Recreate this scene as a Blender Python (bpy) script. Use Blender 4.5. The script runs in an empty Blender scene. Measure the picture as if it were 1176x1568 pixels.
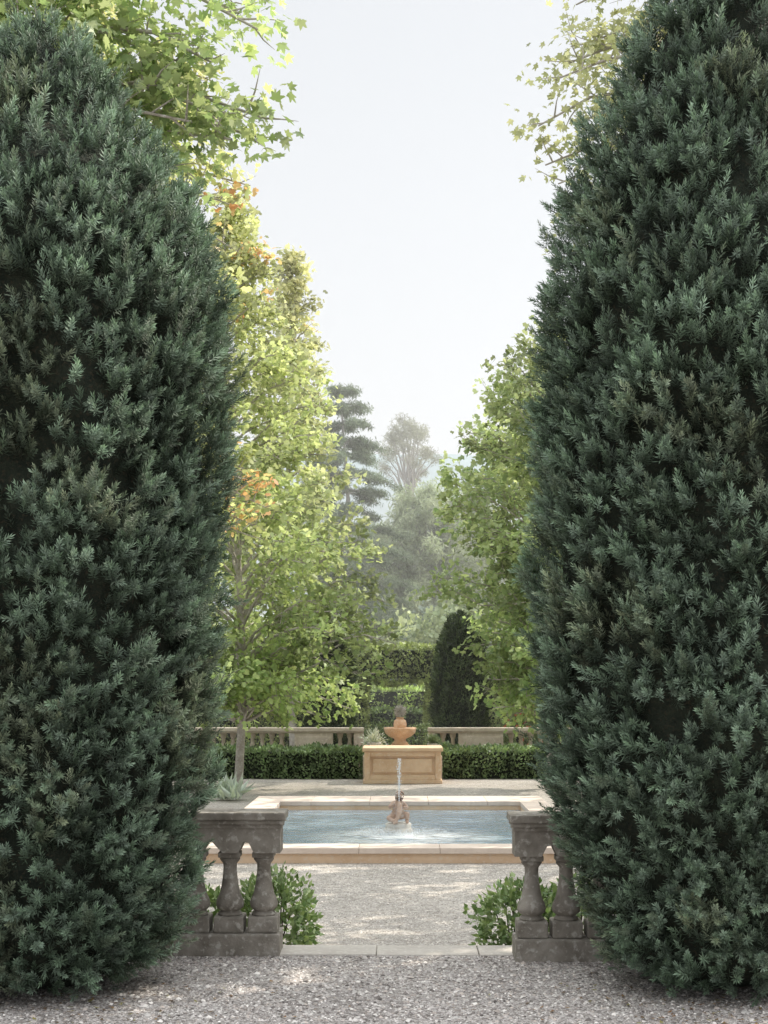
import bpy, bmesh, math
import numpy as np
from mathutils import noise, Vector

scene = bpy.context.scene
COL = scene.collection

# ------------------------------------------------------------------ helpers
def link(o, parent=None):
    COL.objects.link(o)
    if parent: o.parent = parent
    return o

def empty(name, loc=(0,0,0)):
    e = bpy.data.objects.new(name, None); e.empty_display_size = .2
    COL.objects.link(e)
    return e

def np_obj(name, V, L, S, mat, col=None, smooth=False, parent=None):
    me = bpy.data.meshes.new(name)
    V = np.asarray(V, np.float32); L = np.asarray(L, np.int32); S = np.asarray(S, np.int32)
    me.vertices.add(len(V)); me.vertices.foreach_set('co', V.ravel())
    me.loops.add(len(L)); me.loops.foreach_set('vertex_index', L)
    st = np.zeros(len(S), np.int32); st[1:] = np.cumsum(S)[:-1]
    me.polygons.add(len(S)); me.polygons.foreach_set('loop_start', st)
    if smooth: me.polygons.foreach_set('use_smooth', np.ones(len(S), bool))
    me.update(calc_edges=True)
    if col is not None:
        a = me.color_attributes.new('vc', 'FLOAT_COLOR', 'POINT')
        c = np.ones((len(V), 4), np.float32); c[:, :3] = col
        a.data.foreach_set('color', c.ravel())
    me.materials.append(mat)
    o = bpy.data.objects.new(name, me)
    return link(o, parent)

def unit(a):
    return a / np.maximum(np.linalg.norm(a, axis=-1, keepdims=True), 1e-9)

def frames(d, n):
    z = unit(d); x = unit(np.cross(n, z)); y = np.cross(z, x)
    return np.stack([x, y, z], axis=-1)          # columns

class Acc:
    def __init__(s): s.V=[]; s.L=[]; s.S=[]; s.C=[]; s.n=0
    def add(s, V, L, S, C=None):
        s.V.append(V); s.L.append(np.asarray(L)+s.n); s.S.append(S); s.n += len(V)
        if C is not None: s.C.append(C)
    def obj(s, name, mat, smooth=False, parent=None):
        if not s.V: return None
        return np_obj(name, np.concatenate(s.V), np.concatenate(s.L), np.concatenate(s.S), mat,
                      np.concatenate(s.C) if s.C else None, smooth, parent)

def scatter(acc, T, pos, R, sc, col):
    """T = (verts, faces, tip); col (N,3)"""
    tv, tf, tip = T
    N = len(pos); k = len(tv)
    V = np.einsum('nij,kj->nki', R, tv) * np.asarray(sc).reshape(N,1,1) + pos[:,None,:]
    fl = np.concatenate([np.array(f) for f in tf]); fs = np.array([len(f) for f in tf])
    L = (np.arange(N)[:,None]*k + fl[None,:]).ravel()
    S = np.tile(fs, N)
    C = col[:,None,:] * tip[None,:,None]
    acc.add(V.reshape(-1,3), L, S, C.reshape(-1,3))

# leaf templates: base at the origin, growing along +Z, blade normal +Y
def T_maple():
    lobes = [(0,1.0),(14,.66),(24,.50),(40,.78),(50,.86),(64,.52),(78,.42),(102,.58),(125,.34),(160,.26),(180,.10)]
    pts=[]
    for a,r in lobes: pts.append((math.sin(math.radians(a))*r, math.cos(math.radians(a))*r))
    for a,r in reversed(lobes[1:-1]): pts.append((-math.sin(math.radians(a))*r, math.cos(math.radians(a))*r))
    v=np.array([(x, -.18*abs(x)-.12*z*z, z+.25) for x,z in pts])
    return v,[tuple(range(len(v)))],np.ones(len(v))
def T_three():
    pts=[(0,0),(.42,.22),(.22,.42),(.3,.72),(0,1.0),(-.3,.72),(-.22,.42),(-.42,.22)]
    v=np.array([(x,-.25*abs(x)-.1*z*z,z) for x,z in pts])
    return v,[tuple(range(8))],np.ones(8)
def T_simple(w=.27):
    v=np.array([(0,0,0),(w,-.1,.45),(0,.0,1),(-w,-.1,.45)])
    return v,[(0,1,2),(0,2,3)],np.ones(4)
def T_sprig(n, rs, needle=.34, w=.03):
    V=[];F=[];tip=[]
    for i in range(n):
        t=(i+.5)/n; a=i*2.39996+rs.normal()*.25
        el=math.radians(24+52*t**2+rs.normal()*9)
        d=np.array([math.cos(a)*math.cos(el),math.sin(a)*math.cos(el),math.sin(el)])
        tan=np.array([-math.sin(a),math.cos(a),0])
        b=np.array([0,0,.05+.8*t]); ln=needle*(1-.3*t)*rs.uniform(.8,1.15)
        k=len(V)
        V+= [b, b+d*ln*.5+tan*w, b+d*ln, b+d*ln*.5-tan*w]
        F.append((k,k+1,k+2,k+3))
        s=.46+.64*t
        tip+=[s*.6,s,s*1.3,s]
    return np.array(V),F,np.array(tip)
def T_tuft(n, rs, w=.05):
    V=[];F=[];tip=[]
    for i in range(n):
        d=unit(rs.normal(size=3)+np.array([0,0,.8])); t=unit(np.cross(d,rs.normal(size=3)))
        k=len(V); V+=[d*0,d*.5+t*w,d,d*.5-t*w]; F.append((k,k+1,k+2,k+3)); tip+=[.7,1,1.15,1]
    return np.array(V),F,np.array(tip)
def T_pebble():
    v=np.array([(1,0,0),(0,.8,0),(-1,.1,0),(-.1,-.9,0),(.1,0,.65)])
    return v,[(0,1,4),(1,2,4),(2,3,4),(3,0,4)],np.ones(5)

def tube(acc, P, r, sides=6):
    P=np.asarray(P,float); n=len(P); r=np.asarray(r)
    tg=unit(np.gradient(P,axis=0)); ref=np.array([.31,.2,.93]) if abs(tg[0][2])<.8 else np.array([1.,.1,0])
    x=unit(np.cross(tg,ref)); y=np.cross(tg,x)
    a=np.arange(sides)/sides*2*math.pi
    V=P[:,None,:]+r[:,None,None]*(np.cos(a)[None,:,None]*x[:,None,:]+np.sin(a)[None,:,None]*y[:,None,:])
    i,j=np.meshgrid(np.arange(n-1),np.arange(sides),indexing='ij'); j2=(j+1)%sides
    Q=np.stack([i*sides+j,i*sides+j2,(i+1)*sides+j2,(i+1)*sides+j],-1).reshape(-1)
    acc.add(V.reshape(-1,3),Q,np.full((n-1)*sides,4))

# ------------------------------------------------------------------ materials
def newmat(name):
    m=bpy.data.materials.new(name); m.use_nodes=True; nt=m.node_tree
    for n in list(nt.nodes): nt.nodes.remove(n)
    out=nt.nodes.new('ShaderNodeOutputMaterial')
    return m,nt,out
def N(nt,t,**kw):
    n=nt.nodes.new(t)
    for k,v in kw.items():
        if k in n.inputs: n.inputs[k].default_value=v
        else: setattr(n,k,v)
    return n
def leafmat(name, trans=.35, gain=(1.25,1.25,.7), rough=.45, spec=.35):
    m,nt,out=newmat(name)
    at=N(nt,'ShaderNodeAttribute',attribute_name='vc')
    p=N(nt,'ShaderNodeBsdfPrincipled',Roughness=rough); p.inputs['Specular IOR Level'].default_value=spec
    nt.links.new(at.outputs['Color'],p.inputs['Base Color'])
    if trans>0:
        mul=N(nt,'ShaderNodeMix',data_type='RGBA',blend_type='MULTIPLY'); mul.inputs[0].default_value=1
        nt.links.new(at.outputs['Color'],mul.inputs[6]); mul.inputs[7].default_value=(*gain,1)
        tr=N(nt,'ShaderNodeBsdfTranslucent'); nt.links.new(mul.outputs[2],tr.inputs['Color'])
        mx=N(nt,'ShaderNodeMixShader'); mx.inputs[0].default_value=trans
        nt.links.new(p.outputs[0],mx.inputs[1]); nt.links.new(tr.outputs[0],mx.inputs[2]); nt.links.new(mx.outputs[0],out.inputs[0])
    else: nt.links.new(p.outputs[0],out.inputs[0])
    return m
def stonemat(name,c1,c2,c3=None,scale=8,spots=40,rough=.85,bump=.3,bd=.01):
    m,nt,out=newmat(name)
    tc=N(nt,'ShaderNodeTexCoord')
    n1=N(nt,'ShaderNodeTexNoise',Scale=scale,Detail=8.0,Roughness=.65)
    n2=N(nt,'ShaderNodeTexNoise',Scale=spots,Detail=4.0,Roughness=.6)
    for n in (n1,n2): nt.links.new(tc.outputs['Object'],n.inputs['Vector'])
    r=N(nt,'ShaderNodeValToRGB'); r.color_ramp.elements[0].position=.32; r.color_ramp.elements[1].position=.68
    r.color_ramp.elements[0].color=(*c1,1); r.color_ramp.elements[1].color=(*c2,1)
    nt.links.new(n1.outputs[0],r.inputs[0])
    r2=N(nt,'ShaderNodeValToRGB'); r2.color_ramp.elements[0].position=.54; r2.color_ramp.elements[1].position=.66
    r2.color_ramp.elements[0].color=(0,0,0,1); r2.color_ramp.elements[1].color=(1,1,1,1)
    nt.links.new(n2.outputs[0],r2.inputs[0])
    mx=N(nt,'ShaderNodeMix',data_type='RGBA'); c3=c3 or c2
    nt.links.new(r2.outputs[0],mx.inputs[0]); nt.links.new(r.outputs[0],mx.inputs[6]); mx.inputs[7].default_value=(*c3,1)
    p=N(nt,'ShaderNodeBsdfPrincipled',Roughness=rough); p.inputs['Specular IOR Level'].default_value=.25
    nt.links.new(mx.outputs[2],p.inputs['Base Color'])
    b=N(nt,'ShaderNodeBump',Strength=bump,Distance=bd); nt.links.new(n2.outputs[0],b.inputs['Height']); nt.links.new(b.outputs[0],p.inputs['Normal'])
    nt.links.new(p.outputs[0],out.inputs[0])
    return m
def gravelmat(name,ca,cb,cc,cell=110):
    m,nt,out=newmat(name)
    tc=N(nt,'ShaderNodeTexCoord')
    vo=N(nt,'ShaderNodeTexVoronoi',Scale=cell); nt.links.new(tc.outputs['Object'],vo.inputs['Vector'])
    sep=N(nt,'ShaderNodeSeparateColor'); nt.links.new(vo.outputs['Color'],sep.inputs[0])
    r=N(nt,'ShaderNodeValToRGB'); e=r.color_ramp.elements
    e[0].position=0; e[0].color=(*ca,1); e[1].position=1; e[1].color=(*cc,1); k=e.new(.5); k.color=(*cb,1)
    nt.links.new(sep.outputs[0],r.inputs[0])
    n=N(nt,'ShaderNodeTexNoise',Scale=1.3,Detail=7.0,Roughness=.65); nt.links.new(tc.outputs['Object'],n.inputs['Vector'])
    n3=N(nt,'ShaderNodeTexNoise',Scale=14.0,Detail=4.0,Roughness=.7); nt.links.new(tc.outputs['Object'],n3.inputs['Vector'])
    ad=N(nt,'ShaderNodeMath',operation='ADD'); nt.links.new(n.outputs[0],ad.inputs[0]); nt.links.new(n3.outputs[0],ad.inputs[1])
    mr=N(nt,'ShaderNodeMapRange'); mr.inputs[1].default_value=.7; mr.inputs[2].default_value=1.3; mr.inputs[3].default_value=.68; mr.inputs[4].default_value=1.15
    nt.links.new(ad.outputs[0],mr.inputs[0])
    mu=N(nt,'ShaderNodeVectorMath',operation='SCALE'); nt.links.new(r.outputs[0],mu.inputs[0]); nt.links.new(mr.outputs[0],mu.inputs['Scale'])
    p=N(nt,'ShaderNodeBsdfPrincipled',Roughness=.9); p.inputs['Specular IOR Level'].default_value=.15
    nt.links.new(mu.outputs[0],p.inputs['Base Color'])
    b=N(nt,'ShaderNodeBump',Strength=.9,Distance=.01,invert=True); nt.links.new(vo.outputs['Distance'],b.inputs['Height']); nt.links.new(b.outputs[0],p.inputs['Normal'])
    nt.links.new(p.outputs[0],out.inputs[0])
    return m

M_leaf=leafmat('leaf_translucent',.48,(1.25,1.22,.9))
M_yew=leafmat('yew_needles',.15,(1,1.1,.85),rough=.6,spec=.3)
M_hedge=leafmat('hedge_leaf',.22,(1.1,1.2,.6),rough=.4,spec=.4)
M_far=leafmat('far_foliage',.3,(1.1,1.1,.9),rough=.8,spec=.1)
M_bark=stonemat('bark_pale',(.30,.27,.24),(.46,.43,.39),(.52,.5,.46),scale=9,spots=30,bump=.5)
M_barkd=stonemat('bark_dark',(.07,.055,.045),(.13,.11,.09),scale=9,spots=30,bump=.5)
M_barkfar=stonemat('bark_far',(.30,.29,.28),(.42,.40,.38),scale=2,spots=6)
M_core=stonemat('shaded_core',(.014,.021,.016),(.04,.05,.034),(.055,.05,.034),scale=12,spots=60,bump=1,bd=.03)  # solid dark core inside foliage; interior shade put into its colour
M_stone=stonemat('weathered_stone',(.16,.14,.115),(.35,.32,.28),(.43,.405,.365),scale=7,spots=26,bump=.8,bd=.007)
M_edge=stonemat('edging_stone',(.44,.40,.36),(.56,.52,.47),(.59,.56,.51),scale=5,spots=40,bump=.4,bd=.004)
M_sand=stonemat('sandstone',(.62,.43,.28),(.76,.58,.41),(.70,.56,.43),scale=4,spots=22,bump=.3,bd=.004)
M_cope=stonemat('pool_coping_stone',(.56,.46,.39),(.70,.60,.52),(.62,.52,.44),scale=4,spots=22,bump=.3,bd=.004)
M_terra=stonemat('fountain_terracotta',(.55,.33,.20),(.72,.49,.33),(.66,.54,.42),scale=9,spots=40,bump=.4,bd=.004)
M_statue=stonemat('statue_stone',(.36,.24,.18),(.54,.41,.33),(.5,.43,.38),scale=12,spots=60,bump=.5,bd=.004)
M_bal=stonemat('far_balustrade_stone',(.46,.38,.30),(.62,.54,.44),(.64,.57,.48),scale=4,spots=20,bump=.3)
M_pot=stonemat('pot_stone',(.45,.42,.38),(.62,.6,.56),scale=8,spots=30)
M_grav_near=gravelmat('gravel_upper',(.22,.195,.18),(.46,.42,.395),(.72,.67,.64),95)
M_grav=gravelmat('gravel_court',(.29,.26,.23),(.47,.43,.39),(.66,.62,.575),90)
M_peb=leafmat('pebbles',0,rough=.85,spec=.2)

# ------------------------------------------------------------------ hard-surface builder
class HS:
    def __init__(s): s.bm=bmesh.new()
    def _merge(s,b):
        me=bpy.data.meshes.new('t'); b.to_mesh(me); b.free(); s.bm.from_mesh(me); bpy.data.meshes.remove(me)
    def box(s,x0,x1,y0,y1,z0,z1,bev=.004,seg=2):
        b=bmesh.new(); bmesh.ops.create_cube(b,size=1)
        for v in b.verts:
            v.co=Vector(((x0+x1)/2+v.co.x*(x1-x0),(y0+y1)/2+v.co.y*(y1-y0),(z0+z1)/2+v.co.z*(z1-z0)))
        if bev: bmesh.ops.bevel(b,geom=b.edges[:],offset=bev,segments=seg,affect='EDGES',profile=.6)
        s._merge(b)
    def lathe(s,cx,cy,prof,seg=24):
        b=bmesh.new(); rings=[]
        for r,z in prof:
            rings.append([b.verts.new((cx+r*math.cos(2*math.pi*i/seg),cy+r*math.sin(2*math.pi*i/seg),z)) for i in range(seg)])
        for a,c in zip(rings[:-1],rings[1:]):
            for i in range(seg):
                f=b.faces.new((a[i],a[(i+1)%seg],c[(i+1)%seg],c[i])); f.smooth=True
        b.faces.new(rings[-1]); b.faces.new(list(reversed(rings[0])))
        s._merge(b)
    def arcade(s,x0,x1,centres,hw,zs,zc,zt,y0,y1):
        """fascia whose underside arches between balusters"""
        n=90; xs=np.linspace(x0,x1,n+1); cs=sorted(centres)
        def zb(x):
            for a,c in zip(cs[:-1],cs[1:]):
                l=a+hw; r=c-hw
                if l<x<r:
                    u=(x-l)/(r-l)*2-1
                    return zs+(zc-zs)*math.sqrt(max(0,1-u*u))
            return zs
        b=bmesh.new(); rows=[]
        for x in xs:
            z=zb(x); rows.append([b.verts.new(c) for c in ((x,y0,z),(x,y0,zt),(x,y1,zt),(x,y1,z))])
        for a,c in zip(rows[:-1],rows[1:]):
            for k in range(4): b.faces.new((a[k],c[k],c[(k+1)%4],a[(k+1)%4]))
        b.faces.new(rows[0]); b.faces.new(list(reversed(rows[-1])))
        s._merge(b)
    def obj(s,name,mat,parent=None):
        bmesh.ops.recalc_face_normals(s.bm,faces=s.bm.faces[:])
        me=bpy.data.meshes.new(name); s.bm.to_mesh(me); s.bm.free(); me.materials.append(mat)
        return link(bpy.data.objects.new(name,me),parent)

# ------------------------------------------------------------------ ground
def plane(name,x0,x1,y0,y1,z,mat):
    return np_obj(name,[(x0,y0,z),(x1,y0,z),(x1,y1,z),(x0,y1,z)],[0,1,2,3],[4],mat)
plane('ground',-3000,3000,-60,3000,-.2,M_grav)
h=HS(); h.box(-30,30,-40,7.72,-.35,0,0); h.obj('gravel_terrace',M_grav_near)
h=HS()
xs=[-3.2,-1.55,-.66,-.12,.44,.95,2.0,3.2]
for a,b_ in zip(xs[:-1],xs[1:]): h.box(a+.002,b_-.002,7.722,8.0,-.34,.006+.002*math.sin(a*9),.008)
o=h.obj('stone_step',M_edge)

# pebbles
rs=np.random.default_rng(3)
acc=Acc()
def pebbles(n,x0,x1,y0,y1,z,s0,s1,pal):
    p=np.stack([rs.uniform(x0,x1,n),rs.uniform(y0,y1,n),np.full(n,z)],1)
    a=rs.uniform(0,6.28,n); d=np.stack([rs.normal(0,.25,n),rs.normal(0,.25,n),np.ones(n)],1)
    R=frames(d,np.stack([np.cos(a),np.sin(a),0*a],1))
    c=np.array(pal)[rs.integers(0,len(pal),n)]*rs.uniform(.7,1.3,(n,1))
    scatter(acc,T_pebble(),p,R,rs.uniform(s0,s1,n)*rs.uniform(.6,1.3,n),c)
pal=[(.46,.42,.40),(.60,.56,.53),(.22,.195,.18),(.70,.66,.62),(.46,.40,.36),(.33,.30,.28)]
pebbles(30000,-2.4,2.4,5.2,7.7,0,.004,.012,pal)
pebbles(2500,-2.4,2.4,5.2,7.7,0,.010,.018,pal)
pebbles(20000,-2.6,2.6,8.6,13.0,-.2,.004,.010,[(.44,.40,.36),(.53,.49,.44),(.30,.27,.24),(.63,.585,.54)])
acc.obj('gravel_pebbles',M_peb)
# fallen leaves under the yews and by the step
acc=Acc(); n=460
p=np.concatenate([np.stack([rs.normal(-1.4,.45,n//2),rs.normal(6.4,.35,n//2),np.full(n//2,.010)],1),np.stack([rs.normal(1.4,.45,n//2),rs.normal(6.4,.35,n//2),np.full(n//2,.010)],1)])
p=p[p[:,1]<7.65]; n=len(p); a=rs.uniform(0,6.28,n)
cc=np.array([(.24,.13,.06),(.32,.2,.09),(.16,.1,.05),(.3,.27,.1)])[rs.integers(0,4,n)]
scatter(acc,T_simple(.3),p,frames(np.stack([np.cos(a),np.sin(a),rs.uniform(0,.25,n)],1),np.tile([[0,.1,1.]],(n,1))),rs.uniform(.015,.035,n),cc)
acc.obj('fallen_leaves',M_hedge)

# ------------------------------------------------------------------ near balustrades
def balustrade(name,xe,sg,yc):
    """xe = free end of the rail, sg = direction it runs away from the opening"""
    h=HS()
    def X(a,b): return (min(xe+sg*a,xe+sg*b),max(xe+sg*a,xe+sg*b))
    L=2.6
    x0,x1=X(0,L);      h.box(x0,x1,yc-.135,yc+.135,.735,.778,.010)
    x0,x1=X(.012,L);   h.box(x0,x1,yc-.120,yc+.120,.712,.7345,.006)
    cs=[xe+sg*(.125+.186*i) for i in range(14)]
    xa,xb=X(.028,L)
    h.arcade(xa,xb,cs,.055,.555,.618,.7115,yc-.095,yc+.095)
    x0,x1=X(.02,L);   h.box(x0,x1,yc-.104,yc+.104,.69,.7112,.004)
    for c in cs:
        h.box(c-.060,c+.060,yc-.062,yc+.062,.525,.5545,.006)
        h.lathe(c,yc,[(.054,.5245),(.056,.512),(.047,.500),(.038,.488),(.037,.46),(.040,.42),(.047,.37),(.057,.325),(.071,.295),(.078,.270),(.074,.250),(.058,.236),(.050,.230),(.060,.2255),(.066,.215),(.066,.207)][::-1],22)
        h.box(c-.082,c+.082,yc-.085,yc+.085,.118,.2065,.010)
    x0,x1=X(.03,L);   h.box(x0,x1,yc-.125,yc+.125,-.05,.117,.010)
    o=h.obj(name,M_stone)
    return o
balustrade('stone_balustrade',-.614,-1,7.82)
balustrade('stone_balustrade',.592,1,7.66)

# ------------------------------------------------------------------ clipped yews (near)
rs=np.random.default_rng(11)
sprigs=[T_sprig(32,rs,.36,.030),T_sprig(28,rs,.42,.029),T_sprig(34,rs,.33,.030)]
def n3(P,s): return np.array([noise.noise(Vector(p)*s) for p in P])
def yew(name,cx,cy,prof,nclump,seed):
    rs=np.random.default_rng(seed)
    zs=np.array([p[0] for p in prof]); rr=np.array([p[1] for p in prof])
    root=empty(name)
    zz=rs.uniform(zs[0],zs[-1],nclump*4); w=np.interp(zz,zs,rr)+.08; keep=rs.random(len(zz))<w/w.max(); zz=zz[keep]
    th=rs.uniform(0,2*math.pi,len(zz))
    back=(np.sin(th)>.4)&(rs.random(len(zz))<.75); zz=zz[~back][:nclump]; th=th[~back][:nclump]
    out=np.stack([np.cos(th),np.sin(th),0*th],1)
    r=np.interp(zz,zs,rr)
    P=np.stack([cx+out[:,0]*r,cy+out[:,1]*r,zz],1)
    Q=P*np.array([1,1,.55])
    lump=n3(Q,3.3)*.07+n3(P*np.array([1,1,.75])+7,8.)*.085
    P+=out*(lump-.085)[:,None]
    slope=np.gradient(rr,zs); sl=np.interp(zz,zs,slope)
    nrm=unit(out+np.stack([0*th,0*th,np.clip(-sl,-.8,1.6)],1))
    br=np.clip(1+lump*5.5,.42,1.6)*rs.uniform(.72,1.25,len(zz))  # hollows between clumps darkened: shade put into the needle colour
    cd=unit(nrm*.62+np.array([0,0,.62])+rs.normal(0,.22,(len(zz),3)))
    acc=Acc()
    k=5
    for j in range(k):
        n=len(zz)
        d=unit(cd+rs.normal(0,.27,(n,3)))
        off=rs.normal(0,.016,(n,3))
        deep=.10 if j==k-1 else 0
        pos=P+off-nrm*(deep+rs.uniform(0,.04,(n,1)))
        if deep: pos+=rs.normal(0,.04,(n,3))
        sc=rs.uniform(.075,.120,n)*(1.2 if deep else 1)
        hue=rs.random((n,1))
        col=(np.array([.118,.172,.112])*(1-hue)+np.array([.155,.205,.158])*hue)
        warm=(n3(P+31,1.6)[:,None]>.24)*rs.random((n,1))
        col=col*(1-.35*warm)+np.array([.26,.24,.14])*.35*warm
        col=col*(br*rs.uniform(.7,1.3,n))[:,None]*(1.36 if not deep else .72)  # deep layer darker, painting the shade of the gaps
        R=frames(d,rs.normal(size=(n,3)))
        which=rs.integers(0,3,n)
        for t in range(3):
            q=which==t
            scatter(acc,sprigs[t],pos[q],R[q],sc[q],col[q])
    m=170; i=rs.integers(0,len(zz),m); ln=rs.uniform(.4,1.3,(m,1))
    dd=unit(nrm[i]*.75+np.array([0,0,.75])+rs.normal(0,.18,(m,3)))
    for s in range(4):
        d=unit(dd+rs.normal(0,.15,(m,3)))
        scatter(acc,sprigs[s%3],P[i]+dd*(.035*s+.02)*ln+rs.normal(0,.008,(m,3)),frames(d,rs.normal(size=(m,3))),rs.uniform(.07,.10,m),np.tile([[.17,.22,.15]],(m,1)))
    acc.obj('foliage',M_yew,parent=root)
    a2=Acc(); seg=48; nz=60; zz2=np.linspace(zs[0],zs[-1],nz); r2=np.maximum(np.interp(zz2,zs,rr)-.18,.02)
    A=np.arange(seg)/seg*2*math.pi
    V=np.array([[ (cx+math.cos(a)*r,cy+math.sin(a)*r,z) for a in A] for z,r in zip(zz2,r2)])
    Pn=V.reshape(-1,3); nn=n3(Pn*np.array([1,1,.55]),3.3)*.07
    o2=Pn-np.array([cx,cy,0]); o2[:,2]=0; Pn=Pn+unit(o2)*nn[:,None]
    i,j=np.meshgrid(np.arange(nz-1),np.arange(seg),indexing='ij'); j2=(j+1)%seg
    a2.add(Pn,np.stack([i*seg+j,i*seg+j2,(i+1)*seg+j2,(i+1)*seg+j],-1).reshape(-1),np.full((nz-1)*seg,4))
    a2.obj('inner_core',M_core,True,root)
    a3=Acc()
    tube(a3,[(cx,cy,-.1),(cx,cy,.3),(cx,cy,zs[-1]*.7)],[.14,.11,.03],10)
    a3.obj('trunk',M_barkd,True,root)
Lp=[(.03,.44),(.1,.58),(.18,.68),(.34,.74),(.66,.79),(.99,.84),(1.47,.89),(1.95,.93),(2.43,.95),(3.24,.97),(3.6,.90),(3.85,.78),(4.04,.66),(4.36,.46),(4.6,.25),(4.72,.06)]
Rp=[(.03,.42),(.1,.55),(.18,.63),(.5,.75),(.82,.85),(1.1,.91),(1.31,.945),(1.63,.96),(2.27,.94),(2.9,.945),(3.3,.95),(3.62,.86),(3.94,.78),(4.2,.66),(4.42,.58),(4.65,.48),(4.84,.40),(5.15,.22),(5.3,.06)]
yew('clipped_yew',-1.77,7.0,Lp,3600,21)
yew('clipped_yew',1.60,7.0,Rp,3800,22)

# ------------------------------------------------------------------ leafy volumes
def box_points(rs,x0,x1,y0,y1,z0,z1,dens,faces='fblrt',nscale=2.5,namp=.05):
    P=[];Nn=[]
    def add(n,f,nr):
        P.append(f(rs.random(n),rs.random(n))); Nn.append(np.tile([nr],(n,1)).astype(float))
    lx,ly,lz=x1-x0,y1-y0,z1-z0
    if 'f' in faces: add(int(lx*lz*dens),lambda u,v:np.stack([x0+u*lx,y0+0*u,z0+v*lz],1),(0,-1,0))
    if 'b' in faces: add(int(lx*lz*dens*.5),lambda u,v:np.stack([x0+u*lx,y1+0*u,z0+v*lz],1),(0,1,0))
    if 'l' in faces: add(int(ly*lz*dens),lambda u,v:np.stack([x0+0*u,y0+u*ly,z0+v*lz],1),(-1,0,0))
    if 'r' in faces: add(int(ly*lz*dens),lambda u,v:np.stack([x1+0*u,y0+u*ly,z0+v*lz],1),(1,0,0))
    if 't' in faces: add(int(lx*ly*dens),lambda u,v:np.stack([x0+u*lx,y0+v*ly,z1+0*u],1),(0,0,1))
    if 'u' in faces: add(int(lx*ly*dens),lambda u,v:np.stack([x0+u*lx,y0+v*ly,z0+0*u],1),(0,0,-1))
    P=np.concatenate(P);Nn=np.concatenate(Nn)
    P+=Nn*(n3(P,nscale)*namp+n3(P+9,nscale*4)*namp*.6)[:,None]
    return P,Nn
def leaves_on(acc,rs,P,Nn,size,c1,c2,T,depth=.05,up=.4,spread=.6):
    n=len(P)
    d=unit(Nn*.6+np.array([0,0,up])+rs.normal(0,spread,(n,3)))
    nr=unit(Nn+np.array([0,0,.5])+rs.normal(0,.5,(n,3)))
    pos=P-Nn*rs.uniform(0,depth,(n,1))
    k=rs.random((n,1)); br=np.clip(1+n3(P,5)*1.0,.5,1.6)[:,None]
    scatter(acc,T,pos,frames(d,nr),rs.uniform(.7,1.3,n)*size,(np.array(c1)*(1-k)+np.array(c2)*k)*br)
def hedge(name,boxes,size,c1,c2,dens,seed,mat=M_hedge,inset=.07,T=None,namp=.05):
    rs=np.random.default_rng(seed); root=empty(name); acc=Acc(); h=HS()
    for b,f in boxes:
        P,Nn=box_points(rs,*b,dens,f,namp=namp)
        leaves_on(acc,rs,P,Nn,size,c1,c2,T or T_simple(.3))
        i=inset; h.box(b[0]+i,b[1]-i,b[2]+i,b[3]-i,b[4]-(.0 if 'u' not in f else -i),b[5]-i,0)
    acc.obj('foliage',mat,parent=root); h.obj('inner_core',M_core,root)
g1,g2=(.12,.185,.08),(.29,.37,.20)
hedge('low_hedge',[((-5,-.62,24.2,25.0,-.2,.31),'frt')],.06,g1,g2,1300,31,namp=.10)
hedge('low_hedge',[((.75,5,24.2,25.0,-.2,.31),'flt')],.06,g1,g2,1300,32,namp=.10)
# arch hedge
ha=[((-.95,-.68,31,31.9,-.2,1.42),'flr'),((.62,.88,31,31.9,-.2,1.42),'flr'),((-.95,.88,31,31.9,1.42,2.22),'flrtu'),
    ((-7,-.955,31.1,31.8,-.2,1.9),'ft'),((.885,7,31.1,31.8,-.2,1.9),'ft')]
hedge('hedge_arch',ha,.075,(.26,.32,.13),(.44,.49,.22),900,33,inset=.09,namp=.10)
hedge('tall_hedge',[((-8,8,36,36.8,-.2,1.25),'ft'),],.09,(.30,.40,.13),(.50,.60,.24),500,34,namp=.15)
hedge('clipped_box_hedge',[((-1.6,1.6,33.6,34.2,-.2,.75),'ft'),],.08,(.08,.12,.05),(.17,.23,.09),600,35,namp=.1)

def topiary(name,cx,cy,R,top,seed):
    rs=np.random.default_rng(seed); root=empty(name)
    zs=np.linspace(-.15,top,24); t=(zs-zs[0])/(zs[-1]-zs[0]); rr=R*(.9+.1*np.sin(t*3.1))*np.sqrt(np.clip(1-np.clip((t-.55)/.45,0,1)**2.2,0,1))*(1-.12*t)
    n=9000; zz=rs.uniform(zs[0],zs[-1],n*2); w=np.interp(zz,zs,rr)+.05; q=rs.random(n*2)<w/w.max(); zz=zz[q]; th=rs.uniform(0,6.283,len(zz))
    out=np.stack([np.cos(th),np.sin(th),0*th],1); P=out*np.interp(zz,zs,rr)[:,None]+np.array([cx,cy,0]); P[:,2]=zz
    P+=out*(n3(P,4)*.09)[:,None]
    acc=Acc(); leaves_on(acc,rs,P,out,.075,(.05,.075,.035),(.12,.155,.075),T_simple(.16),depth=.08,up=.8)
    acc.obj('foliage',M_hedge,parent=root)
    h=HS(); h.lathe(cx,cy,[(max(r-.08,.01),z) for r,z in zip(rr,zs)],24); h.obj('inner_core',M_core,root)
topiary('topiary_yew',1.24,28.4,.60,2.85,41)
topiary('topiary_yew',-1.38,28.4,.57,2.6,42)

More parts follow.
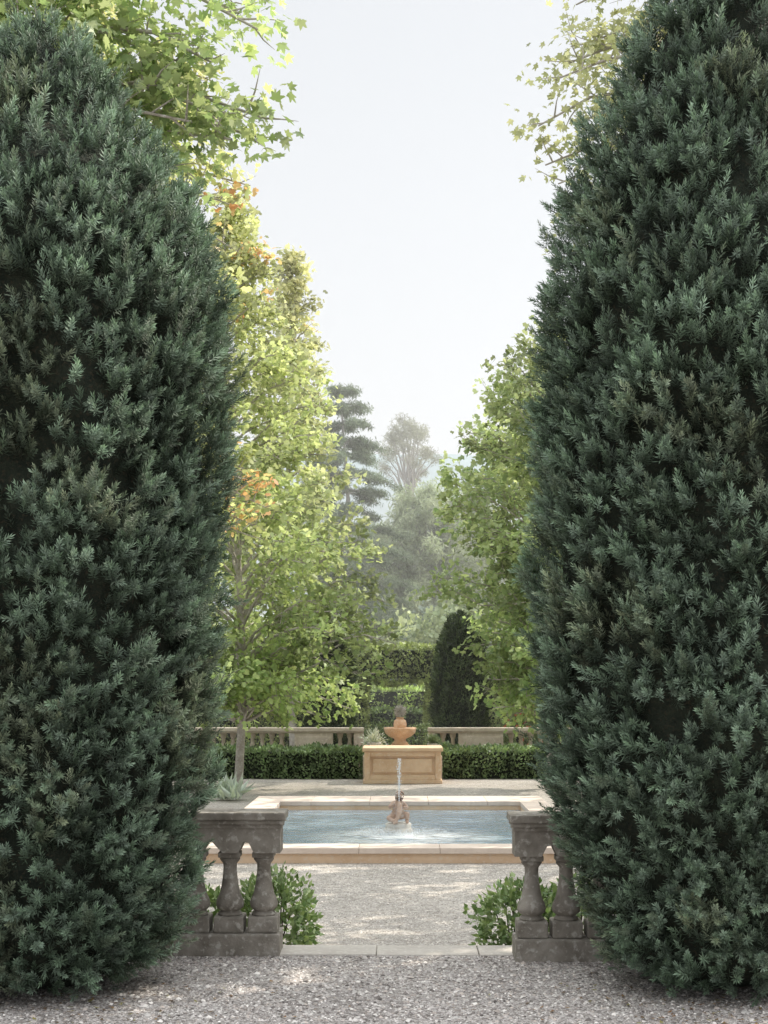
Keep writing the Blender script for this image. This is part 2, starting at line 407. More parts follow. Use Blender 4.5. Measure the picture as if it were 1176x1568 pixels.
# laurel shrubs behind the near balustrade
def shrub(name,cx,cy,cz,rx,ry,rz,n,size,c1,c2,seed,T=None,core=True):
    rs=np.random.default_rng(seed); root=empty(name)
    d=unit(rs.normal(size=(n,3))); rad=rs.uniform(.55,1.03,n)**.6
    P=d*rad[:,None]; P*=(1+.35*n3(d+seed,2.2))[:,None]
    P=P*np.array([rx,ry,rz])+np.array([cx,cy,cz]); q=P[:,2]>-.2; P=P[q]; d=d[q]; rad=rad[q]
    m=len(P)
    dr=unit(d*.8+np.array([0,0,.3])+rs.normal(0,.6,(m,3))); nr=unit(d+np.array([0,0,.6])+rs.normal(0,.6,(m,3)))
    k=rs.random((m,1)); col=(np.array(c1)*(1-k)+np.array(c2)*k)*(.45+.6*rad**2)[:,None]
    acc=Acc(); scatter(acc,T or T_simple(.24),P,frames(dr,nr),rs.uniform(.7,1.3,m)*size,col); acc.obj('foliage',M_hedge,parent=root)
    a=Acc()
    for i in range(14):
        e=unit(rs.normal(size=3)+np.array([0,0,1.2]))*np.array([rx,ry,rz])*.9
        b=np.array([cx,cy,cz-rz*.8]); tube(a,[b,b+e*.5+rs.normal(0,.02,3),np.array([cx,cy,cz])+e*.9],[.008,.006,.003],5)
    a.obj('stems',M_barkd,True,root)
ls1,ls2=(.15,.24,.09),(.38,.47,.23)
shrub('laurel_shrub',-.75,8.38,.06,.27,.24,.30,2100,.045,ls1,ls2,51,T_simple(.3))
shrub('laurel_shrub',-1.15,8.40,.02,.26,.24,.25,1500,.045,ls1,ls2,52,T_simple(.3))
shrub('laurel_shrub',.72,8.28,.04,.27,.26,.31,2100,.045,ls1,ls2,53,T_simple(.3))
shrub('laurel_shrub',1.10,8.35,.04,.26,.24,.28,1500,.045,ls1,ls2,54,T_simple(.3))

# ------------------------------------------------------------------ pool
h=HS(); x0,x1,y0,y1=-1.86,1.88,13.1,18.95; ix0,ix1,iy0,iy1=-1.50,1.545,13.45,18.1; zt=-.055
def seg(hh,a0,a1,b0,b1,z0,z1,axis,n,bev=.006):
    for i in range(n):
        if axis=='x':
            u=a0+(a1-a0)*i/n; v=a0+(a1-a0)*(i+1)/n; hh.box(u+.0015,v-.0015,b0,b1,z0,z1,bev)
        else:
            u=b0+(b1-b0)*i/n; v=b0+(b1-b0)*(i+1)/n; hh.box(a0,a1,u+.0015,v-.0015,z0,z1,bev)
root=empty('garden_pool')
seg(h,x0,x1,y0,iy0,zt-.055,zt,'x',5); seg(h,x0,x1,iy1,y1,zt-.055,zt,'x',5)
seg(h,x0,ix0,iy0,iy1,zt-.055,zt,'y',6); seg(h,ix1,x1,iy0,iy1,zt-.055,zt,'y',6)
h.obj('coping',M_cope,root)
h=HS(); q=.03; zb=zt-.057
h.box(x0+q,x1-q,y0+q,iy0-.01,-.6,zb,0); h.box(x0+q,x1-q,iy1+.01,y1-q,-.6,zb,0)
h.box(x0+q,ix0-.01,iy0-.009,iy1+.009,-.6,zb,0); h.box(ix1+.01,x1-q,iy0-.009,iy1+.009,-.6,zb,0)
h.obj('pool_wall',M_sand,root)
# water
m,nt,out=newmat('pool_water')
tc=N(nt,'ShaderNodeTexCoord')
mp=N(nt,'ShaderNodeMapping'); nt.links.new(tc.outputs['Object'],mp.inputs[0])
n1=N(nt,'ShaderNodeTexNoise',Scale=7.0,Detail=3.0,Roughness=.55); nt.links.new(mp.outputs[0],n1.inputs['Vector'])
n2=N(nt,'ShaderNodeTexNoise',Scale=30.0,Detail=2.0); nt.links.new(mp.outputs[0],n2.inputs['Vector'])
sb=N(nt,'ShaderNodeVectorMath',operation='DISTANCE'); sb.inputs[1].default_value=(0.05,15.0,-.165); nt.links.new(tc.outputs['Object'],sb.inputs[0])
foam=N(nt,'ShaderNodeMapRange'); foam.inputs[1].default_value=.25; foam.inputs[2].default_value=1.1; foam.inputs[3].default_value=1; foam.inputs[4].default_value=0
nt.links.new(sb.outputs['Value'],foam.inputs[0])
fr=N(nt,'ShaderNodeMath',operation='MULTIPLY'); nt.links.new(foam.outputs[0],fr.inputs[0])
rr_=N(nt,'ShaderNodeValToRGB'); rr_.color_ramp.elements[0].position=.36; rr_.color_ramp.elements[1].position=.52
n4=N(nt,'ShaderNodeTexNoise',Scale=3.2,Detail=5.0,Roughness=.7); nt.links.new(tc.outputs['Object'],n4.inputs['Vector']); nt.links.new(n4.outputs[0],rr_.inputs[0]); nt.links.new(rr_.outputs[0],fr.inputs[1])
mx=N(nt,'ShaderNodeMix',data_type='RGBA'); nt.links.new(fr.outputs[0],mx.inputs[0]); mx.inputs[6].default_value=(.24,.33,.41,1); mx.inputs[7].default_value=(.9,.94,.96,1)
p=N(nt,'ShaderNodeBsdfPrincipled',Roughness=.06,IOR=1.33); nt.links.new(mx.outputs[2],p.inputs['Base Color'])
p.inputs['Specular IOR Level'].default_value=.8
b1=N(nt,'ShaderNodeBump',Strength=.5,Distance=.05); nt.links.new(n1.outputs[0],b1.inputs['Height'])
b2=N(nt,'ShaderNodeBump',Strength=.4,Distance=.01); nt.links.new(n2.outputs[0],b2.inputs['Height']); nt.links.new(b1.outputs[0],b2.inputs['Normal']); nt.links.new(b2.outputs[0],p.inputs['Normal'])
nt.links.new(p.outputs[0],out.inputs[0]); M_water=m
np_obj('water',[(ix0-.02,iy0-.02,-.165),(ix1+.02,iy0-.02,-.165),(ix1+.02,iy1+.02,-.165),(ix0-.02,iy1+.02,-.165)],[0,1,2,3],[4],M_water,parent=root)

# ------------------------------------------------------------------ cherub statue with fish + jet
m,nt,out=newmat('water_spray')
p=N(nt,'ShaderNodeBsdfPrincipled',Roughness=.1); p.inputs['Base Color'].default_value=(.9,.93,.95,1); p.inputs['Specular IOR Level'].default_value=.8
tr=N(nt,'ShaderNodeBsdfTransparent'); mx=N(nt,'ShaderNodeMixShader'); mx.inputs[0].default_value=.65
nt.links.new(tr.outputs[0],mx.inputs[1]); nt.links.new(p.outputs[0],mx.inputs[2]); nt.links.new(mx.outputs[0],out.inputs[0]); M_spray=m
def skin(name,pts,edges,rad,mat,parent,sub=2):
    me=bpy.data.meshes.new(name); me.from_pydata(pts,edges,[]); o=bpy.data.objects.new(name,me); link(o,parent)
    md=o.modifiers.new('skin','SKIN')
    for i,r in enumerate(rad): me.skin_vertices[0].data[i].radius=(r,r)
    me.skin_vertices[0].data[0].use_root=True
    s=o.modifiers.new('sub','SUBSURF'); s.levels=sub; s.render_levels=sub
    me.materials.append(mat)
    return o
root=empty('cherub_statue')
sx,sy,z0=.0,15.5,-.165
h=HS(); h.lathe(sx,sy,[(.16,z0-.05),(.16,z0+.02),(.145,z0+.04),(.135,z0+.06),(.145,z0+.085),(.13,z0+.1),(.02,z0+.11)],20); h.obj('base',M_pot,root)
def S(x,y,z): return (sx+x*1.15,sy+y*1.12,z0+.1+z*1.12)
pts=[S(0,.01,.075),S(.0,.0,.125),S(-.005,-.005,.175),S(.0,-.01,.215),S(.012,-.02,.262),
     S(.055,-.02,.07),S(.088,-.075,.10),S(.08,-.075,.02),S(.09,-.11,.012),
     S(-.055,-.02,.06),S(-.10,-.06,.05),S(-.03,-.10,.02),S(-.01,-.13,.015),
     S(.052,-.005,.190),S(.085,-.04,.145),S(.045,-.085,.165),
     S(-.055,-.005,.188),S(-.085,-.035,.15),S(-.03,-.085,.20)]
ed=[(0,1),(1,2),(2,3),(3,4),(0,5),(5,6),(6,7),(7,8),(0,9),(9,10),(10,11),(11,12),(2,13),(13,14),(14,15),(2,16),(16,17),(17,18)]
rd=[.052,.054,.048,.022,.042,.038,.029,.022,.015,.038,.030,.022,.015,.026,.020,.013,.026,.020,.013]
skin('body',pts,ed,rd,M_statue,root)
hp=[S(.012,-.02,.262),S(.014,-.022,.285)]
skin('head',hp,[(0,1)],[.042,.040],M_statue,root)
acc=Acc(); rs=np.random.default_rng(77)
d=unit(rs.normal(size=(60,3))+np.array([0,.4,.6])); c=np.array(S(.013,-.018,.275))
scatter(acc,T_pebble(),c+d*.044,frames(d,rs.normal(size=(60,3))),np.full(60,.014),np.ones((60,3))); acc.C=[]
acc.obj('curls',M_statue,True,root)
fish=[S(-.02,-.12,.03),S(.0,-.115,.075),S(.012,-.105,.13),S(.012,-.095,.18),S(.008,-.09,.215),S(-.06,-.13,.04),S(-.05,-.14,.0)]
skin('fish',fish,[(0,1),(1,2),(2,3),(3,4),(0,5),(0,6)],[.016,.026,.034,.028,.014,.012,.012],M_statue,root)
# jet
root=empty('fountain_jet'); acc=Acc()
def drops(n,p0,fn,size,rs):
    t=rs.random(n); P=fn(t,rs); d=np.tile([[0,0,1.]],(n,1))+rs.normal(0,.2,(n,3))
    tv=np.array([(1,0,0),(-.5,.87,0),(-.5,-.87,0),(0,0,2.2),(0,0,-1.2)]); tf=[(0,1,3),(1,2,3),(2,0,3),(1,0,4),(2,1,4),(0,2,4)]
    scatter(acc,(tv,tf,np.ones(5)),P,frames(d,rs.normal(size=(n,3))),rs.uniform(.4,1.2,n)*size,np.ones((n,3)))
jx,jy,jz=sx+.008,sy-.10,z0+.34
drops(320,None,lambda t,rs:np.stack([jx+rs.normal(0,1,len(t))*(.003+.010*t),jy+rs.normal(0,1,len(t))*(.004+.01*t),jz+.47*t],1),.004,rs)
drops(260,None,lambda t,rs:np.stack([jx+rs.normal(0,1,len(t))*.010+.04*(t)*np.sign(rs.normal(size=len(t))),jy-.03+rs.normal(0,1,len(t))*.02,jz+.47-.75*t**1.3],1),.003,rs)
drops(900,None,lambda t,rs:np.stack([jx+rs.normal(0,.20,len(t)),jy-.05+rs.normal(0,.22,len(t)),z0+.01+np.abs(rs.normal(0,.02,len(t)))],1),.005,rs)
acc.C=[]; acc.obj('water_drops',M_spray,parent=root)
a=Acc(); tube(a,[(jx,jy,jz-.02),(jx,jy,jz+.25),(jx+.003,jy,jz+.44)],[.003,.004,.004],8); a.obj('water_column',M_spray,True,root)

# ------------------------------------------------------------------ far wall-fountain pedestal
root=empty('fountain_basin'); h=HS(); cx=.07
h.box(-.575,.715,23.08,24.0,-.2,-.14,.01); h.box(-.535,.675,23.16,23.97,-.1395,.325,.004)
h.box(-.585,.725,23.06,24.02,.3255,.385,.012)
h.box(-.553,-.46,23.10,23.159,-.139,.322,.008); h.box(.60,.693,23.10,23.159,-.139,.322,.008)
h.box(-.458,.598,23.10,23.159,.245,.322,.008); h.box(-.458,.598,23.10,23.159,-.139,-.06,.008)
h.box(-.415,.555,23.135,23.159,-.02,.205,.006)
h.obj('basin_wall',M_sand,root)
root=empty('urn_fountain'); h=HS(); ux,uy=.03,24.9
h.box(ux-.16,ux+.16,uy-.16,uy+.16,-.2,.36,.01)
h.lathe(ux,uy,[(.14,.36),(.14,.39),(.11,.41),(.10,.44),(.11,.46),(.20,.50),(.265,.56),(.285,.63),(.285,.655),(.26,.655),(.24,.62),(.11,.60),(.10,.62),(.11,.66),(.115,.72),(.10,.78),(.07,.80),(.06,.815),(.08,.83),(.02,.84)],28)
h.obj('bowl_and_stem',M_terra,root)
acc=Acc(); n=700; rs=np.random.default_rng(5); d=unit(rs.normal(size=(n,3))); 
scatter(acc,T_simple(.2),np.array([ux,uy,.94])+d*rs.uniform(.02,.09,(n,1)),frames(d,rs.normal(size=(n,3))),np.full(n,.04),np.tile([[.40,.36,.32]],(n,1)))
acc.C=[]; acc.obj('carved_finial',M_pot,parent=root)

# pots
def pot(name,x,y,z,r,hh,c1,c2,seed,pl=.22):
    root=empty(name); h=HS(); h.lathe(x,y,[(r*.6,z),(r*.65,z+.02),(r*.8,z+hh*.5),(r,z+hh*.85),(r*1.1,z+hh*.9),(r*1.1,z+hh),(r*.9,z+hh),(r*.85,z+hh*.9),(.01,z+hh*.88)],20); h.obj('planter',M_pot,root)
    rs=np.random.default_rng(seed); n=420; d=unit(rs.normal(size=(n,3))+np.array([0,0,.7])); acc=Acc()
    k=rs.random((n,1)); scatter(acc,T_simple(.15),np.array([x,y,z+hh])+d*rs.uniform(.0,pl,(n,1))*.8,frames(d,rs.normal(size=(n,3))),rs.uniform(.05,.09,n),np.array(c1)*(1-k)+np.array(c2)*k)
    acc.obj('foliage',M_hedge,parent=root)
pot('potted_plant',-.42,24.4,.2,.11,.22,(.55,.58,.52),(.8,.8,.76),61,.26)
pot('potted_plant',.60,24.4,.2,.10,.2,(.10,.15,.07),(.3,.34,.25),62,.16)
hs=HS(); hs.box(-.6,.74,24.03,24.7,-.2,.2,.01); hs.obj('stone_plinth',M_bal)

# ------------------------------------------------------------------ far balustrade
def farbal(name,xa,xb,panels):
    h=HS(); y=25.6
    h.box(xa,xb,y-.15,y+.15,.56,.63,.012); h.box(xa+.01,xb-.01,y-.12,y+.12,.53,.559,.005)
    h.box(xa,xb,y-.14,y+.14,-.2,.03,.01)
    for a,b in panels:
        h.box(a,b,y-.125,y+.125,.031,.529,.008)
        h.box(a+.06,b-.06,y-.14,y-.124,.09,.47,.006)
    x=xa+.1
    while x<xb-.05:
        if not any(a-.07<x<b+.07 for a,b in panels):
            h.lathe(x,y,[(.065,.031),(.065,.08),(.045,.09),(.07,.16),(.075,.2),(.055,.28),(.035,.36),(.033,.43),(.05,.46),(.055,.5),(.06,.529)],14)
        x+=.175
    h.obj(name,M_bal)
farbal('garden_balustrade',-5,-.62,[(-1.86,-1.18),(-.80,-.625),(-4.2,-3.5)])
farbal('garden_balustrade',.53,5,[(1.08,1.88),(.535,.66),(3.5,4.2)])

# flowering bushes beyond
shrub('rose_bush',2.35,27.2,.35,.5,.4,.6,2200,.07,(.14,.2,.08),(.3,.36,.18),71)
shrub('rose_bush',3.0,27.2,.3,.5,.4,.6,1600,.07,(.14,.2,.08),(.3,.36,.18),72)
acc=Acc(); rs=np.random.default_rng(8); n=60; d=unit(rs.normal(size=(n,3))+np.array([-.2,-.6,.5])); P=d*np.array([.6,.42,.62])+np.array([2.45,27.2,.38])
scatter(acc,T_tuft(9,rs,.3),P,frames(d,rs.normal(size=(n,3))),np.full(n,.06),np.tile([[.6,.22,.15]],(n,1))); acc.obj('rose_flowers',M_leaf)
shrub('garden_shrub',-.35,27.5,.2,.35,.3,.5,1300,.06,(.15,.21,.09),(.32,.38,.2),73)
shrub('garden_shrub',.45,29.5,.15,.4,.3,.45,1200,.06,(.14,.2,.08),(.3,.36,.18),74)
root=empty('agave_plant'); rs=np.random.default_rng(9); n=90
a_=rs.uniform(0,6.28,n); el=rs.uniform(.3,1.45,n); d=np.stack([np.cos(a_)*np.cos(el),np.sin(a_)*np.cos(el),np.sin(el)],1)
acc=Acc(); scatter(acc,T_simple(.09),np.tile([[-2.38,19.9,-.18]],(n,1))+rs.normal(0,.10,(n,3))*np.array([1,1,0]),frames(d,rs.normal(size=(n,3))),rs.uniform(.26,.42,n),np.tile([[.62,.68,.64]],(n,1))*rs.uniform(.8,1.2,(n,1)))
acc.obj('blades',M_hedge,parent=root)

# ------------------------------------------------------------------ trees
TM,T3,TS=T_maple(),T_three(),T_simple()
def tree(name,x,y,top,base,R,prof,nb,seed,leaf=T3,ls=.10,c1=(.16,.22,.05),c2=(.28,.34,.09),tr=.06,up=.55,
         per=16,tw=7,bark=M_bark,mat=M_leaf,z0=-.2,droop=.12,sig=.07,leafup=1.0,ocol=((.62,.32,.17),(.70,.55,.30)),autumn=(),extra=None,flat=False,tips=0.,ctop=None,tiers=15,var=(.72,1.2)):
    """autumn: list of (x,y,z,radius,prob) zones of the crown already turning orange"""
    rs=np.random.default_rng(seed); root=empty(name); ab=Acc(); al=Acc()
    H=top-z0; tz=np.linspace(0,1,9); tp=np.stack([x+.05*R*np.sin(tz*5+seed),y+.05*R*np.cos(tz*4+seed),z0+H*.97*tz],1)
    tube(ab,tp,tr*(1.05-.95*tz)+.004,10)
    LP=[];LD=[];LC=[]
    def branch(st,en,r0,ext=False):
        st=np.array(st,float); en=np.array(en,float); L=np.linalg.norm(en-st)
        s=np.linspace(0,1,6); P=st+(en-st)*s[:,None]; P[:,2]+=(.14*L)*np.sin(s*math.pi)*(1 if not flat else .2)-droop*L*(s**3)*.6
        P[1:-1]+=rs.normal(0,.025*L,(4,3)); tube(ab,P,r0*(1-.85*s)+.002,5)
        n=max(3,int(tw*(.5+min(L,2.5)*.6)))
        u0=.22 if not ext else .35
        if tips: u0=tips
        bb=rs.uniform(*var)
        for k in range(n):
            u=u0+(1-u0)*(k+rs.random())/n; b=np.array([np.interp(u,s,P[:,i]) for i in range(3)])
            dr=unit(unit(en-st)*.7+rs.normal(0,.55,3)*(np.array([1,1,.25]) if flat else 1)+np.array([0,0,.1 if not flat else 0]))
            tl=(.16+.20*min(L,2)*(1.15-u))*rs.uniform(.7,1.3)
            e=b+dr*tl; tube(ab,[b,(b+e)/2+rs.normal(0,.01,3),e],[r0*.22+.0015,.002+r0*.1,.0015],4)
            m=int(per*rs.uniform(.5,1.4)); v=rs.random(m)
            q=b+(e-b)*v[:,None]*1.1+rs.normal(0,sig,(m,3))*(np.array([1,1,.35]) if flat else 1)
            LP.append(q); LD.append(np.tile(dr,(m,1)))
            kk=rs.random((m,1)); bright=bb*rs.uniform(.85,1.15)
            hz=np.clip((e[2]-base)/(top-base),0,1)
            a1,a2=(np.array(c1),np.array(c2))
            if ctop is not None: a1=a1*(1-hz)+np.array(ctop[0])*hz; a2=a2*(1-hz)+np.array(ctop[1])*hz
            c=(a1*(1-kk)+a2*kk)*bright
            for ox,oy,oz,orad,op in autumn:
                if math.hypot(e[0]-ox,e[2]-oz)<orad*rs.uniform(.4,1.2) and rs.random()<op:
                    o=np.array(ocol[0])*(1-kk)+np.array(ocol[1])*kk; c=np.where(rs.random((m,1))<.6,o,c)
            LC.append(c)
    for i in range(nb):
        t=((i+rs.random())/nb)
        if flat: t=(math.floor(t*tiers)+.5*rs.random()*.6)/tiers
        zt_=base+(top-base)*t; L=R*prof(t)*rs.uniform(.55,1.15); az=i*2.39996+rs.normal()*.3
        rise=L*math.tan(up)*(.5+.7*t) if not flat else -L*rs.uniform(.12,.20)
        zs=max(base*.85 if not flat else base,zt_-rise) if not flat else zt_; k=(zs-z0)/(H*.97); bx=np.interp(k,tz,tp[:,0]); by=np.interp(k,tz,tp[:,1])
        en=(x+math.cos(az)*L,y+math.sin(az)*L,min(zt_ if not flat else zs+rise,top))
        branch((bx,by,zs),en,tr*(.45-.25*t))
    for e in (extra or []): branch(e[0],e[1],tr*.35,True)
    P=np.concatenate(LP);D=np.concatenate(LD);C=np.concatenate(LC); m=len(P)
    d=unit(D*.7+rs.normal(0,.5,(m,3))+np.array([0,0,-.35 if not flat else 0])); nr=unit(rs.normal(0,.6,(m,3))+np.array([0,0,leafup]))
    scatter(al,leaf,P,frames(d,nr),rs.uniform(.65,1.25,m)*ls,C)
    ab.obj('trunk_and_limbs',bark,True,root); al.obj('foliage',mat,parent=root)
    return m
cone=lambda t: (1-t)**.85*min(1,.6+t*4)+.03
egg=lambda t: math.sqrt(max(0,1-((t-.38)/.64)**2)) if t>.38 else .62+1.0*t
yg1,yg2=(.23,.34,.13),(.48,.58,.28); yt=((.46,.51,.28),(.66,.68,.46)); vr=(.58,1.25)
# row on the left
rs=np.random.default_rng(71); ex=[]
for i in range(26):
    a_=i*2.4; L=rs.uniform(.6,1.7); ex.append(((-2.5,21.5,rs.uniform(1.05,1.6)),(-2.5+math.cos(a_)*L,21.5+math.sin(a_)*L,rs.uniform(.95,2.0))))
tree('maple_tree',-2.5,21.5,8.7,.95,2.8,cone,135,101,c1=yg1,c2=yg2,ctop=yt,tr=.065,per=20,ls=.098,extra=ex,autumn=[(-2.0,21.5,7.7,.7,.15)],var=vr)
ex=[]
for x_,z,dy in [(-1.40,3.45,0),(-1.6,3.8,-.3),(-1.55,3.15,.2),(-1.45,3.25,.4),(-1.72,6.6,0),(-1.58,6.9,.2),(-1.85,7.3,-.2),(-2.1,7.7,0),(-1.7,6.2,.3),(-2.0,8.0,.2),(-1.75,5.7,0),(-1.5,3.7,.3)]:
    ex.append(((-3.3,15,z-.4),(x_,15+dy,z)))
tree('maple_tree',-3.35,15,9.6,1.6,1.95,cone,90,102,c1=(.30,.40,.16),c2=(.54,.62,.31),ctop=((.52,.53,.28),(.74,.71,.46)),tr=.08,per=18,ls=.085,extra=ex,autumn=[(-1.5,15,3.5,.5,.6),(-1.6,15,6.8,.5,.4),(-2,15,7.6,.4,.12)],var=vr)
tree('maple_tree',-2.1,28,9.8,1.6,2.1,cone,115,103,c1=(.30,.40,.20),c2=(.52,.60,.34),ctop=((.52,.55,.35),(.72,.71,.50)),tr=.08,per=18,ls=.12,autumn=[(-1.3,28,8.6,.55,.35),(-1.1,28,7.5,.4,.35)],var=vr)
# maple with branches hanging over the near yew
rs=np.random.default_rng(44); ex=[]
for tx,ty,tz_ in [(-1.15,9.4,5.45),(-.95,9.6,6.1),(-1.35,9.3,5.35),(-1.5,9.7,5.9),(-2.0,9.0,5.7),(-1.8,9.3,6.3),(-1.0,9.9,6.4),(-2.1,9.5,5.3),(-1.25,9.5,5.8),(-1.6,9.4,5.6),(-1.1,9.8,6.3),(-1.7,9.8,5.2),(-2.4,9.2,5.6),(-2.3,9.4,6.2),(-1.45,9.2,6.2),(-1.9,9.7,4.9),(-1.45,9.6,5.1),(-.95,9.5,5.35),(-1.1,9.4,5.25),(-.9,9.6,5.5)]:
    ex.append(((-3.9+rs.uniform(-.2,.5),10.4,tz_-.3+rs.uniform(-.2,.2)),(tx,ty,tz_)))
tree('maple_tree',-4.4,10.6,9.0,3.2,2.3,egg,45,104,leaf=TM,ls=.064,c1=(.26,.37,.16),c2=(.52,.59,.33),tr=.11,per=19,tw=8,extra=ex,sig=.10,var=vr)
# right-hand row
gr1,gr2=(.19,.29,.12),(.38,.47,.23)
ex=[]
for tx,ty,tz_ in [(1.18,12,6.3),(1.25,12.1,6.0),(1.4,12,6.8),(1.5,12,7.3),(1.35,12,5.8),(1.55,12.1,5.5),(1.3,11.8,6.6),(1.7,12,7.0),(1.6,11.9,6.3),(1.75,12,7.6),(1.45,12.2,5.2)]:
    ex.append(((3.0,12.2,tz_-.1),(tx,ty,tz_)))
tree('liquidambar_tree',3.15,12.2,9.2,2.6,1.7,egg,55,105,leaf=TM,ls=.055,c1=(.34,.38,.22),c2=(.56,.57,.37),tr=.09,per=17,tw=7,extra=ex,sig=.08)
tree('liquidambar_tree',2.4,22,6.9,.9,1.72,egg,110,106,c1=gr1,c2=gr2,ctop=((.34,.41,.24),(.54,.59,.38)),tr=.06,per=20,ls=.10,up=.7,var=vr)  # crown top paler, sunlight put into the leaf colour
tree('liquidambar_tree',3.2,28,7.8,1.1,2.3,egg,90,107,c1=gr1,c2=gr2,tr=.07,per=15,ls=.14)
# tall shade trees to the right, outside the frame
for i,(tx,ty,tp_) in enumerate([(6.6,11.4,11),(6.5,15.2,10.5),(6.2,19.2,9.0)]):
    tree('unseen_shade_tree',tx,ty,tp_,3.0,2.5,egg,42,120+i,leaf=T3,ls=.20,c1=gr1,c2=gr2,tr=.14,per=8,tw=6,sig=.15)

# ------------------------------------------------------------------ distance: aerial haze is also mixed into the plant and hill colours
rs=np.random.default_rng(4)
tuft=T_tuft(7,rs,.07)
tree('cedar_tree',-1.70,45,11.1,1.0,3.4,lambda t:(1-t)**.8+.03,125,131,leaf=tuft,ls=.155,c1=(.15,.20,.14),c2=(.28,.34,.24),tr=.14,per=20,tw=6,bark=M_barkfar,mat=M_far,flat=True,sig=.10,tiers=19)
pc=[((.28,.34,.21),(.45,.50,.35)),((.34,.40,.28),(.52,.57,.42)),((.22,.28,.20),(.36,.42,.31))]
tree('pine_tree',.95,50,8.2,1.0,2.5,egg,80,132,leaf=tuft,ls=.24,c1=pc[0][0],c2=pc[0][1],tr=.16,per=14,tw=6,bark=M_barkfar,mat=M_far,sig=.16,var=vr)
tree('pine_tree',2.7,54,8.6,1.0,2.4,egg,75,133,leaf=tuft,ls=.24,c1=pc[1][0],c2=pc[1][1],tr=.16,per=14,tw=6,bark=M_barkfar,mat=M_far,sig=.16,var=vr)
tree('pine_tree',-.7,56,7.4,1.0,2.3,egg,70,134,leaf=tuft,ls=.24,c1=pc[2][0],c2=pc[2][1],tr=.16,per=14,tw=6,bark=M_barkfar,mat=M_far,sig=.16,var=vr)
ex=[]
for i in range(26):
    a_=i*2.4; r_=1.35*math.sqrt((i+.5)/26); ex.append(((.45+.05*math.cos(a_),62,9.2+rs.uniform(-.5,.6)),(.45+r_*math.cos(a_),62+r_*math.sin(a_),13.2-1.2*r_*r_+rs.uniform(-.5,.1))))
tree('umbrella_pine',.45,62,10.4,10,.2,lambda t:1,2,135,leaf=tuft,ls=.14,c1=(.26,.28,.21),c2=(.40,.41,.33),tr=.15,per=14,tw=3,bark=M_barkfar,mat=M_far,extra=ex,sig=.13,tips=.80)
# band of smaller trees beyond the hedge
root=empty('distant_trees'); acc=Acc(); ab=Acc()
for i in range(34):
    cx=rs.uniform(-14,14) if i>12 else -2.5+i*.45; cy=rs.uniform(39,47); top=rs.uniform(2.4,4.6); R_=rs.uniform(.7,1.3)
    if i<=12: top=rs.uniform(2.0,4.2)
    n=1500; d=unit(rs.normal(size=(n,3))); P=d*(rs.uniform(.4,1,(n,1))**.5)*(1+.4*n3(d*1.0+i,1.8))[:,None]*np.array([R_,R_,top*.5])+np.array([cx,cy,top*.5])
    P=P[P[:,2]>-.1]; m_=len(P); k=rs.random((m_,1)); pal_=[((.26,.33,.18),(.44,.50,.31)),((.40,.47,.24),(.60,.65,.40)),((.16,.21,.17),(.28,.33,.28))][i%3]
    scatter(acc,T3,P,frames(rs.normal(size=(m_,3)),rs.normal(size=(m_,3))+np.array([0,0,1])),rs.uniform(.12,.24,m_),np.array(pal_[0])*(1-k)+np.array(pal_[1])*k)
    tube(ab,[(cx,cy,-.3),(cx,cy,top*.4),(cx+.1,cy,top*.8)],[.09,.06,.02],6)
acc.obj('foliage',M_far,parent=root); ab.obj('trunks',M_barkfar,True,root)
# hills
def hill(name,y,amp,base,col,seed,w):
    m=stonemat(name+'_haze',tuple(c*.88 for c in col),tuple(c*1.08 for c in col),scale=.05,spots=.4,bump=0)
    nx,ny=120,14; V=[]
    for j in range(ny):
        for i in range(nx):
            X=(i/(nx-1)-.5)*w; t=j/(ny-1)
            hgt=(base+amp*noise.noise(Vector((X/w*7+seed,0,0)))+amp*.12*noise.noise(Vector((X/w*50,seed,t*3))))*math.sin(t*math.pi/2)
            V.append((X,y+t*y*.4,hgt-.3))
    L=[]
    for j in range(ny-1):
        for i in range(nx-1): a=j*nx+i; L+= [a,a+1,a+nx+1,a+nx]
    np_obj(name,V,L,np.full((nx-1)*(ny-1),4),m,smooth=True)
hill('hills',420,22,92,(.20,.27,.29),2.3,1600)
hill('hills',130,3,10,(.22,.28,.22),6.1,600)

# morning haze lying over the far end of the garden (a real scattering volume)
m,nt,out=newmat('haze_air'); vsn=N(nt,'ShaderNodeVolumeScatter',Density=.0075,Anisotropy=.25); vsn.inputs['Color'].default_value=(1,.995,.98,1)
nt.links.new(vsn.outputs[0],out.inputs['Volume'])
h=HS(); h.box(-70,70,24.0,120,-.15,15.5,0); h.obj('haze',m)

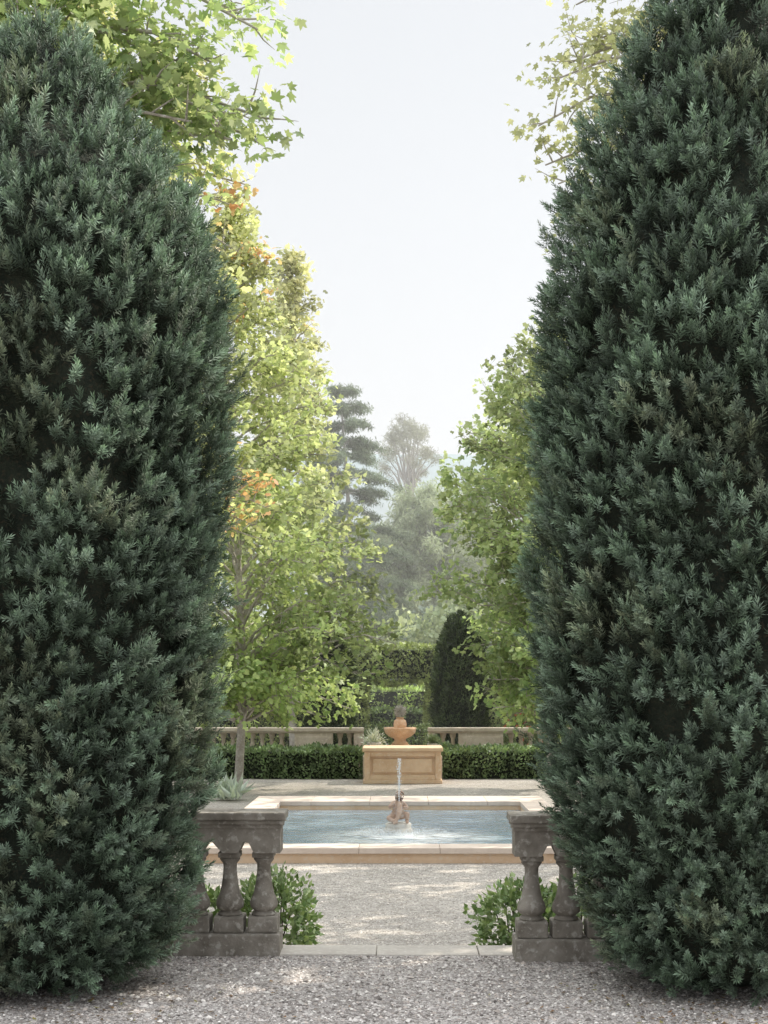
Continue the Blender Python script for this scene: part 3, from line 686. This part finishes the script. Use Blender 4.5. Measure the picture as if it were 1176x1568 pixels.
# ------------------------------------------------------------------ light
az,el=math.radians(62),math.radians(42)
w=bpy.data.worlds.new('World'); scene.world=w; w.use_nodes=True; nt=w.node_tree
bg=nt.nodes['Background']; sky=nt.nodes.new('ShaderNodeTexSky'); sky.sky_type='NISHITA'; sky.sun_disc=False
sky.sun_elevation=el; sky.sun_rotation=az; sky.air_density=1.0; sky.dust_density=2.5; sky.ozone_density=1.0
hsv=nt.nodes.new('ShaderNodeHueSaturation'); hsv.inputs['Saturation'].default_value=.28
nt.links.new(sky.outputs[0],hsv.inputs['Color'])
# pale white mixed into sky; unseen overhead part brightened to fill the shade
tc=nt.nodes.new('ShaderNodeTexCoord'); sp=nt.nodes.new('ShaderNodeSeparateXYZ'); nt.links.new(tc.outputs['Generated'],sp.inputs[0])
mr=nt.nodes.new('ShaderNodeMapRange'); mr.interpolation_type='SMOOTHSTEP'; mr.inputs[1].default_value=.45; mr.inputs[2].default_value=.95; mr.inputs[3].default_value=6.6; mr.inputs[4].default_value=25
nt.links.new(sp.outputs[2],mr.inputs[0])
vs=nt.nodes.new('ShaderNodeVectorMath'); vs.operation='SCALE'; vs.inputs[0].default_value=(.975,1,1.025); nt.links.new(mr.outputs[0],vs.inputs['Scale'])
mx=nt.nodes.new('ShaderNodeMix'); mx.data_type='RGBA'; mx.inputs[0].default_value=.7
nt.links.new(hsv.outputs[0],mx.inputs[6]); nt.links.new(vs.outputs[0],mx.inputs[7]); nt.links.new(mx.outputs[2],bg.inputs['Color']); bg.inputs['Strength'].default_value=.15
d=Vector((math.sin(az)*math.cos(el),math.cos(az)*math.cos(el),math.sin(el)))
sl=bpy.data.lights.new('sun','SUN'); sl.energy=5; sl.angle=math.radians(.5); sl.color=(1,.92,.79)
so=bpy.data.objects.new('sun',sl); COL.objects.link(so); so.rotation_euler=d.to_track_quat('Z','Y').to_euler(); so.location=(20,10,30)
scene.view_settings.view_transform='Standard'; scene.view_settings.look='None'; scene.view_settings.exposure=0

cam=bpy.data.cameras.new('camera'); co=bpy.data.objects.new('camera',cam); COL.objects.link(co); scene.camera=co
co.location=(0,0,1.5); co.rotation_euler=(math.radians(90),0,0)
cam.lens=50; cam.sensor_width=36; cam.sensor_fit='AUTO'; cam.shift_x=-22/1568; cam.shift_y=256/1568; cam.clip_end=8000; cam.clip_start=.1
print('polys',sum(len(o.data.polygons) for o in bpy.data.objects if o.type=='MESH'))
